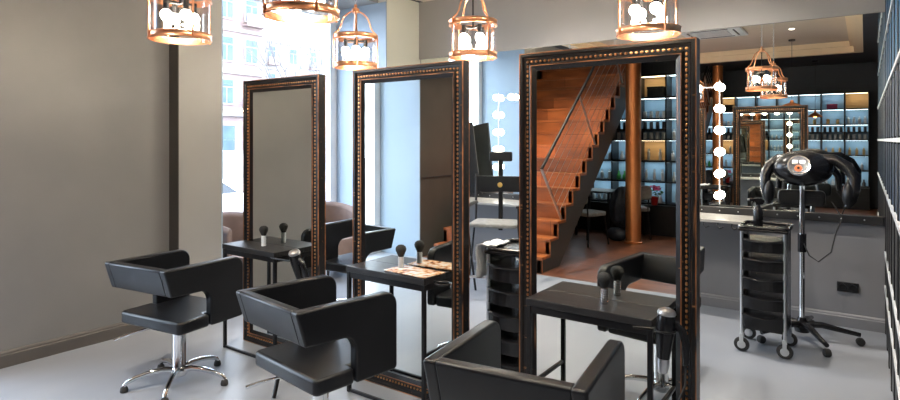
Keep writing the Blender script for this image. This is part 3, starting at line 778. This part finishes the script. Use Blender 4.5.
# underside
MB().prism([(ys0-.30*run/rise, .0), (ys0-ns*run, ns*rise-.30), (ys0-ns*run, ns*rise-.42), (ys0-.42*run/rise, 0)], sx0+.05, sx1-.05, 'x').build('soffit', 'dark_wall', st, smooth=False)
dv = Vector((0, -run, rise)).normalized(); nv = Vector((0, rise, run)).normalized()
xb = sx1+.015
def on(s, h): return Vector((xb, ys0-.05, .17))+dv*s+nv*h
Ls = ns*math.hypot(rise, run)-.5
rl = thing('stair_railing', 'slanting steel stair railing strung with thin parallel wires', 'railing', (0, 0, 0))
MB().tube([on(.62, .84), on(Ls, .84)], .018, 12).build('handrail', 'black_metal', rl)
MB().tube([on(.62, .84), on(.62, .0)], .016, 10).build('post', 'steel', rl)
for s in (2.05, 3.5): MB().tube([on(s, .84), on(s, .0)], .013, 10).build('post', 'steel', rl)
for i in range(6):
    h = .12+.12*i
    MB().tube([on(.62, h), on(Ls, h)], .0025, 6).build('wire', 'steel', rl)

# shelving on the far wall
fs = thing('product_shelves', 'black wall of lit niches full of bottles, seen in the mirrors', 'shelves', (0, YF, 0))
xsv = [.07-.45*i for i in range(11)]
rows = [.50, .86, 1.20, 1.55, 1.90, 2.25, 2.62]
dp = .32
for x in xsv: MB().box(x-.012, x+.012, .001, dp, .50, 2.63).build('divider', 'black_metal', fs, smooth=False)
for z in rows: MB().box(xsv[-1], xsv[0], .001, dp, z-.012, z+.012).build('shelf', 'black_metal', fs, smooth=False)
MB().box(xsv[-1]-.012, xsv[0]+.012, .001, dp+.10, 0.0, .488).build('base_cabinet', 'black_metal', fs, smooth=False, bevel=.004)
warm = set()
for i in range(10):
    for j in range(6):
        wv = (i in (6,) and j in (2, 5)) or (i == 0 and j == 5) or (i, j) in ((4, 1), (8, 3))
        xa, xb_ = xsv[i+1]+.013, xsv[i]-.013
        bp_ = MB().box(xa, xb_, .001, .008, rows[j]+.013, rows[j+1]-.013).build('niche_back', 'lightwood' if wv else 'bluepanel', fs, smooth=False)
        MB().box(xa+.01, xb_-.01, .10, .20, rows[j+1]-.0155, rows[j+1]-.0125).build('light_strip', 'led_warm' if wv else 'led_cool', bp_, smooth=False)
        if wv: warm.add((i, j))
for i in (0, 1, 2, 3, 6, 7):
    MB().box(xsv[i+1]+.012, xsv[i]-.012, .001, dp-.02, 1.715, 1.735).build('half_shelf', 'black_metal', fs, smooth=False)

bottles = []
def mk_bottle(kind, mat):
    prof = [[(0, 0), (.026, 0), (.027, .01), (.027, .12), (.012, .135), (.012, .165), (0, .165)],
            [(0, 0), (.03, 0), (.03, .09), (.028, .095), (.028, .115), (0, .115)],
            [(0, 0), (.022, 0), (.023, .14), (.01, .155), (.016, .156), (.016, .19), (0, .19)],
            [(0, 0), (.034, 0), (.036, .07), (.018, .10), (.014, .13), (.018, .132), (.018, .15), (0, .15)]][kind]
    return prof, mat
protos = {}
def bottle(x, y, z, kind, mi, label, group):
    key = (kind, mi)
    if key not in protos:
        o = MB().lathe(mk_bottle(kind, mi)[0], (0, 0, 0), 12).build('bottle', BOTTLE_M[mi])
        protos[key] = o
    else:
        o = protos[key].copy(); COL.objects.link(o)
    o.location = (x, y, z); tag(o, label, 'bottle', group)
tones = ['white', 'pale grey', 'black', 'amber brown', 'gold', 'green']
rowname = ['lowest', 'second', 'third', 'fourth', 'fifth', 'top']
for i in range(10):
    for j in range(0, 5):
        if i in (4, 5) and j > 3: continue
        n = random.choice([2, 3, 3, 4])
        mid = (i in (0, 1, 2, 3, 6, 7) and j == 3)
        mi = random.choice([0, 0, 1, 0, 1] if i > 3 else [1, 2, 3, 0, 4])
        if i == 7 and j == 1: mi = 5
        kind = random.randrange(4)
        if mid: kind = 1; n = 4
        for k in range(n):
            x = xsv[i]-.45*(k+.7)/(n+.4)
            zz = rows[j]+.0125
            lab = '%s bottle, %s shelf of the lit niches, %s' % (tones[mi], rowname[j], 'behind the copper column' if i in (6, 7) else ('near the stairs' if i > 7 else 'right of the copper column'))
            bottle(x, YF+.17, zz, kind, mi, lab, '%s bottles, %s shelf' % (tones[mi], rowname[j]))
            if mid: bottle(x, YF+.17, 1.7355, 1, (mi+1) % 4, '%s pot on the half shelf of the lit niches' % tones[(mi+1) % 4], '%s pots on the half shelf' % tones[(mi+1) % 4])
def cbox(x, z, w, h, mat, label, nm='storage_box'):
    t_ = thing(nm, label, 'box', (x, YF+.17, z+.0125))
    MB().box(-w/2, w/2, -.09, .09, 0, h*.8).build('box_body', mat, t_, smooth=False, bevel=.004)
    MB().box(-w/2-.004, w/2+.004, -.094, .094, h*.8, h).build('box_lid', mat, t_, smooth=False, bevel=.004)
cbox(-2.82, 2.25, .26, .17, 'blackwood', 'dark box in the warm top niche beside the copper column')
cbox(-.62, 2.25, .20, .11, 'magenta', 'magenta box in a blue lit top niche')

# flower pot on base cabinet
fp = thing('potted_flower', 'pink flowers in a red pot on the low black cabinet', 'plant', (-2.80, YF+.36, .489))
MB().lathe([(0, 0), (.045, 0), (.065, .12), (.07, .125), (.07, .14), (.058, .14), (.055, .11), (0, .11)], (0, 0, 0), 20).build('pot', 'red', fp)
m = MB()
for i in range(40):
    a = random.uniform(0, 2*PI); r = random.uniform(.02, .13); z = random.uniform(.13, .25)
    Q = Matrix.Translation((r*math.cos(a), r*math.sin(a), z)) @ Rm(random.uniform(0, 6), 'Z') @ Rm(random.uniform(-.9, .9), 'X')
    m._add([Q @ Vector(v) for v in ((-.03, 0, 0), (0, -.018, .006), (.035, 0, 0), (0, .018, .006))], [(0, 1, 2, 3)])
m.build('foliage', 'leaf', fp)
m = MB()
for i in range(22):
    a = random.uniform(0, 2*PI); r = random.uniform(0, .11)
    m.ball((r*math.cos(a), r*math.sin(a), .25+random.uniform(0, .06)), .024, 7, 4, (1, 1, .7))
m.build('blooms', 'pink', fp)

# little table, chair, coat, bag
tb = thing('side_table', 'small dark square table beside the staircase, seen in the mirror', 'table', (-3.58, -3.72, 0))
MB().box(-.3, .3, -.3, .3, .70, .73).build('table_top', 'blackwood', tb, smooth=False, bevel=.004)
for sx in (-1, 1):
    for sy in (-1, 1): MB().box(sx*.27-.015, sx*.27+.015, sy*.27-.015, sy*.27+.015, 0, .70).build('leg', 'black_metal', tb, smooth=False)
def cafe_chair(loc, rz, label):
    t = thing('cafe_chair', label, 'chair', loc, rz)
    MB().prism(rounded([(-.22, -.2), (.22, -.2), (.2, .22), (-.2, .22)], [.08]*4, 5), .43, .49, 'z').build('seat', 'grey_fabric', t, bevel=.015)
    for sx in (-1, 1):
        MB().tube([(sx*.17, .17, .43), (sx*.21, .22, 0)], .012, 8).build('leg', 'black_metal', t)
        MB().tube([(sx*.17, -.17, .43), (sx*.21, -.22, 0)], .012, 8).build('leg', 'black_metal', t)
        MB().tube([(sx*.17, -.18, .43), (sx*.19, -.24, .82)], .011, 8).build('back_post', 'black_metal', t)
    MB().prism(rounded([(-.22, .62), (.22, .62), (.21, .84), (-.21, .84)], [.05]*4, 4), -.26, -.225, 'y').build('backrest', 'grey_fabric', t, bevel=.01)
    return t
cafe_chair((-3.37, -2.75, 0), R(-160), 'grey cafe chair on thin black legs beside the staircase')
cafe_chair((-3.0, -3.74, 0), R(150), 'grey cafe chair with a dark coat hung over its back')
ct2 = MB().ball((0, 0, 0), .3, 36, 18, (.62, .42, 1.1))
for v in ct2.bm.verts:
    a = math.atan2(v.co.y, v.co.x)
    f = 1+.09*math.sin(a*7+v.co.z*6)+.05*math.sin(v.co.z*22)
    v.co.x *= f; v.co.y *= f
    if v.co.z < 0: v.co.x *= 1+.4*abs(v.co.z); v.co.y *= 1.1
o = ct2.build('quilted_coat', 'dark_fabric', None, loc=(-3.08, -3.42, .50)); tag(o, 'dark quilted coat slung over the cafe chair by the column', 'coat')
bg = thing('shoulder_bag', 'slouchy dark grey bag on the wooden floor beside the coat', 'bag', (-3.12, -3.28, 0), R(20))
MB().ball((0, 0, .10), .16, 20, 10, (1.1, .6, .66)).build('bag_body', 'dark_fabric', bg)
MB().tube([(-.12, 0, .17), (-.06, 0, .28), (.06, 0, .28), (.12, 0, .17)], .008, 8).build('strap', 'leather', bg)

# bronze dome pendants at the far end
def dome(x, y, z, k, label):
    t = thing('dome_pendant', label, 'lamp', (x, y, z), 0, 'bronze dome pendants at the far end')
    MB().lathe([(.0, .155), (.02, .15), (.03, .10), (.10, .07), (.17, .02), (.18, 0), (.174, 0), (.16, .018), (.09, .06), (0, .08)], (0, 0, 0), 28, Matrix.Diagonal((k, k, 1, 1))).build('shade', 'column', t)
    MB().ball((0, 0, .02), .036, 14, 8).build('bulb', 'amber', t)
    MB().tube([(0, 0, .15), (0, 0, (zc2 if y > -2.3 else ZC)-z)], .004, 6).build('cord', 'black_metal', t)
    MB().lathe([(0, 0), (.06, 0), (.06, -.03), (0, -.03)], (0, 0, (zc2 if y > -2.3 else ZC)-z+.002), 20).build('ceiling_rose', 'black_metal', t)
dome(-1.17, -1.52, 2.18, 1.3, 'bronze dome pendant with amber bulb, the left one in the wall mirror')
dome(-.90, -3.50, 2.06, .8, 'bronze dome pendant with amber bulb, the right one in the wall mirror')

# ceiling cassette
ac = thing('air_conditioner', 'white ceiling cassette air conditioner seen in the wall mirror', 'air conditioner', (-2.25, .25, zc2-.002))
MB().box(-.5, .5, -.5, .5, -.04, 0).build('casing', 'white', ac, smooth=False, bevel=.01)
MB().box(-.27, .27, -.27, .27, -.048, -.04).build('grille', 'shelfedge', ac, smooth=False, bevel=.004)
for s in (-1, 1):
    MB().box(-.3, .3, s*.38-.014, s*.38+.014, -.046, -.039).build('air_slot', 'black_metal', ac, smooth=False)
    MB().box(s*.38-.014, s*.38+.014, -.3, .3, -.046, -.039).build('air_slot', 'black_metal', ac, smooth=False)

# downlights
def downlight(x, y, z, energy, label, col=(1, .92, .82), size=R(120)):
    t = thing('ceiling_downlight', label, 'lamp', (x, y, z), 0, 'recessed ceiling downlights')
    MB().lathe([(.055, 0), (.06, -.006), (.045, -.008), (.042, 0)], (0, 0, 0), 24).build('trim_ring', 'white', t)
    MB().lathe([(0, -.003), (.04, -.003), (.04, -.001), (0, -.001)], (0, 0, 0), 20).build('lens', 'spot', t)
    ld = bpy.data.lights.new('downlight_beam', 'SPOT'); ld.energy = energy; ld.color = col; ld.spot_size = size; ld.spot_blend = .7; ld.shadow_soft_size = .04
    lo = bpy.data.objects.new('downlight_beam', ld); COL.objects.link(lo); lo.parent = t; lo.location = (0, 0, -.02)
E = 120
for (x, y, e, lab) in ((-1.06, -.24, 1.0, 'round ceiling downlight seen in the wall mirror right of the lanterns'),
                       (-2.95, .9, 1.2, 'round ceiling downlight above the left salon chairs'),
                       (-1.1, 4.75, 1.6, 'round ceiling downlight above the hood dryer'),
                       (-.45, 2.6, 1.2, 'round ceiling downlight above the right mirror'),
                       (-2.4, 4.8, 1.2, 'round ceiling downlight above the chairs behind the mirrors'),
                       (-2.2, -.2, 2.6, 'added ceiling downlight brightening the foot of the stairs'),  # this and the next are extra lamps added to brighten the stairs
                       (-3.4, -1.2, 2.4, 'added ceiling downlight brightening the stairs above the wooden floor')):
    downlight(x, y, zc2, E*e, lab)

# ------------------------------------------------------------------ outside
og = MB().box(-80, XL-T, -40, 90, -.5, -.35).build('ground_street', 'street', smooth=False); struct(og)
def building(x, y0, y1, nfl, mat, label, cols, z0=-.35, fh=3.3, wy=1.05, h0=4.0):
    t = thing('apartment_building', label, 'building', (x, 0, z0))
    H = h0+nfl*fh+.8
    MB().box(-10, 0, y0, y1, 0, H).build('wall', mat, t, smooth=False)
    m = MB()
    for k in range(nfl+1): m.box(0, .35 if k == 0 else .18, y0, y1, h0+k*fh-.25, h0+k*fh)
    m.build('cornice_band', 'facade2', t, smooth=False)
    dy = (y1-y0)/cols
    for k in range(nfl):
        for c in range(cols):
            yc = y0+dy*(c+.5); zb = h0+k*fh+.75
            f = MB().box(.0, .12, yc-wy/2-.12, yc+wy/2+.12, zb-.12, zb+1.95).build('window_surround', 'facade2', t, smooth=False)
            MB().box(.10, .14, yc-wy/2, yc-.04, zb, zb+1.2).box(.10, .14, yc+.04, yc+wy/2, zb, zb+1.2).box(.10, .14, yc-wy/2, yc+wy/2, zb+1.28, zb+1.8).build('window_pane', 'pane', f, smooth=False)
            if k % 2 == 0 and c % 2 == 0:
                MB().box(.12, .8, yc-.9, yc+.9, zb-.5, zb-.35).box(.75, .8, yc-.9, yc+.9, zb-.35, zb+.45).build('balcony', 'facade', t, smooth=False)
    for c in range(cols):
        yc = y0+dy*(c+.5)
        MB().box(.0, .1, yc-.7, yc+.7, .2, 3.0).build('shop_window', 'pane', t, smooth=False)
    return t
building(-40, 14, 29.6, 5, 'facade', 'pinkish apartment facade with tall bluish windows across the street', 7)
building(-58, 36, 62, 3, 'facade2', 'distant cream apartment block behind the bare tree', 8)
kb = thing('street_kiosk', 'small street kiosk with a green sign outside the window', 'kiosk', (-19, 11.8, -.35))
MB().box(-1, 0, -1.6, 1.6, 0, 1.5).build('kiosk_body', 'facade2', kb, smooth=False)
MB().box(0, .06, -.9, .35, 1.12, 1.45).build('sign_panel', 'green', kb, smooth=False)
# car
car = thing('parked_car', 'white car parked outside, seen through the window', 'car', (-9.6, 5.0, -.35))
body = rounded([(-2.1, .25), (2.15, .25), (2.2, .62), (2.05, .82), (1.1, .98), (.45, 1.42), (-1.1, 1.46), (-1.85, 1.02), (-2.15, .9)], [.08, .08, .15, .2, .2, .25, .3, .2, .15], 5)
MB().prism(body, -.85, .85, 'x').build('body', 'carpaint', car, bevel=.08, bseg=3)
for s in (-1, 1):
    MB().prism([(-1.55, 1.02), (.98, 1.0), (.42, 1.36), (-1.05, 1.39)], s*.852-.006, s*.852+.006, 'x').build('side_window', 'darkglass', car, smooth=False)
    for yy in (-1.35, 1.4):
        wh = MB().lathe([(0, -.1), (.28, -.1), (.33, -.07), (.33, .07), (.28, .1), (0, .1)], (s*.78, yy, .33), 28, Rm(PI/2, 'Y')).build('wheel', 'rubber', car)
        MB().lathe([(0, -.11), (.18, -.11), (.2, .0), (.18, .11), (0, .11)], (s*.78, yy, .33), 20, Rm(PI/2, 'Y')).build('rim', 'steel', wh)
# bare tree
tr = thing('bare_tree', 'leafless street tree in front of the far buildings', 'tree', (-26, 21.5, -.35))
m = MB()
m.tube([(0, 0, 0), (.1, 0, 1.5), (0, .1, 3.2)], [.22, .18, .15], 10)
def branch(p, d, L, r, depth):
    q = p+d*L*.5+Vector((random.uniform(-.1, .1), random.uniform(-.1, .1), 0))*L; e = q+(d+Vector((0, 0, .12))).normalized()*L*.5
    m.tube([p, q, e], [r, r*.8, r*.6], 6)
    if depth == 0: return
    for _ in range(3):
        nd = (d+Vector((random.uniform(-.8, .8), random.uniform(-.8, .8), random.uniform(-.1, .6)))).normalized()
        branch(e, nd, L*.72, r*.6, depth-1)
for a in range(5):
    branch(Vector((0, .1, 3.1)), Vector((math.cos(a*1.3)*.7, math.sin(a*1.3)*.7, .9)).normalized(), 2.0, .07, 3)
m.build('trunk', 'bark', tr)

# ------------------------------------------------------------------ light
w = bpy.data.worlds.new('sky'); scene.world = w; w.use_nodes = True
nt = w.node_tree; bgn = nt.nodes['Background']
tc = nt.nodes.new('ShaderNodeTexCoord'); n = nt.nodes.new('ShaderNodeTexNoise'); n.inputs['Scale'].default_value = 2.0
nt.links.new(tc.outputs['Generated'], n.inputs['Vector'])
cr = nt.nodes.new('ShaderNodeValToRGB'); cr.color_ramp.elements[0].color = (.60, .77, 1.0, 1); cr.color_ramp.elements[1].color = (.80, .90, 1.0, 1)
nt.links.new(n.outputs['Fac'], cr.inputs['Fac']); nt.links.new(cr.outputs['Color'], bgn.inputs['Color'])
bgn.inputs['Strength'].default_value = 13.0
def portal(y0, y1, z0, z1, x):
    ld = bpy.data.lights.new('window_portal', 'AREA'); ld.shape = 'RECTANGLE'; ld.size = z1-z0; ld.size_y = y1-y0
    ld.cycles.is_portal = True
    lo = bpy.data.objects.new('window_portal', ld); COL.objects.link(lo)
    lo.location = (x, (y0+y1)/2, (z0+z1)/2); lo.rotation_euler = (0, R(-90), 0)
portal(3.1, 5.1, .14, 3.1, -5.60)
portal(-.4, 1.05, .14, 3.1, -5.60)

# ------------------------------------------------------------------ camera
cd = bpy.data.cameras.new('camera'); cam = bpy.data.objects.new('camera', cd); COL.objects.link(cam)
cam.location = (0, 0, 1.55)
cam.rotation_euler = (R(90), 0, math.atan2(.582, .813))
cd.sensor_width = 36; cd.lens = 580/900*36
cd.shift_y = -60/900
cd.clip_start = .02; cd.clip_end = 300
scene.camera = cam

vs = scene.view_settings
vs.view_transform = 'Standard'; vs.look = 'None'; vs.exposure = 0.42; vs.gamma = 1; vs.use_curve_mapping = False
cy = scene.cycles
cy.max_bounces = 12; cy.glossy_bounces = 8; cy.diffuse_bounces = 4; cy.transparent_max_bounces = 12; cy.transmission_bounces = 6
cy.sample_clamp_indirect = 8; cy.use_denoising = True
cy.caustics_reflective = False; cy.caustics_refractive = False
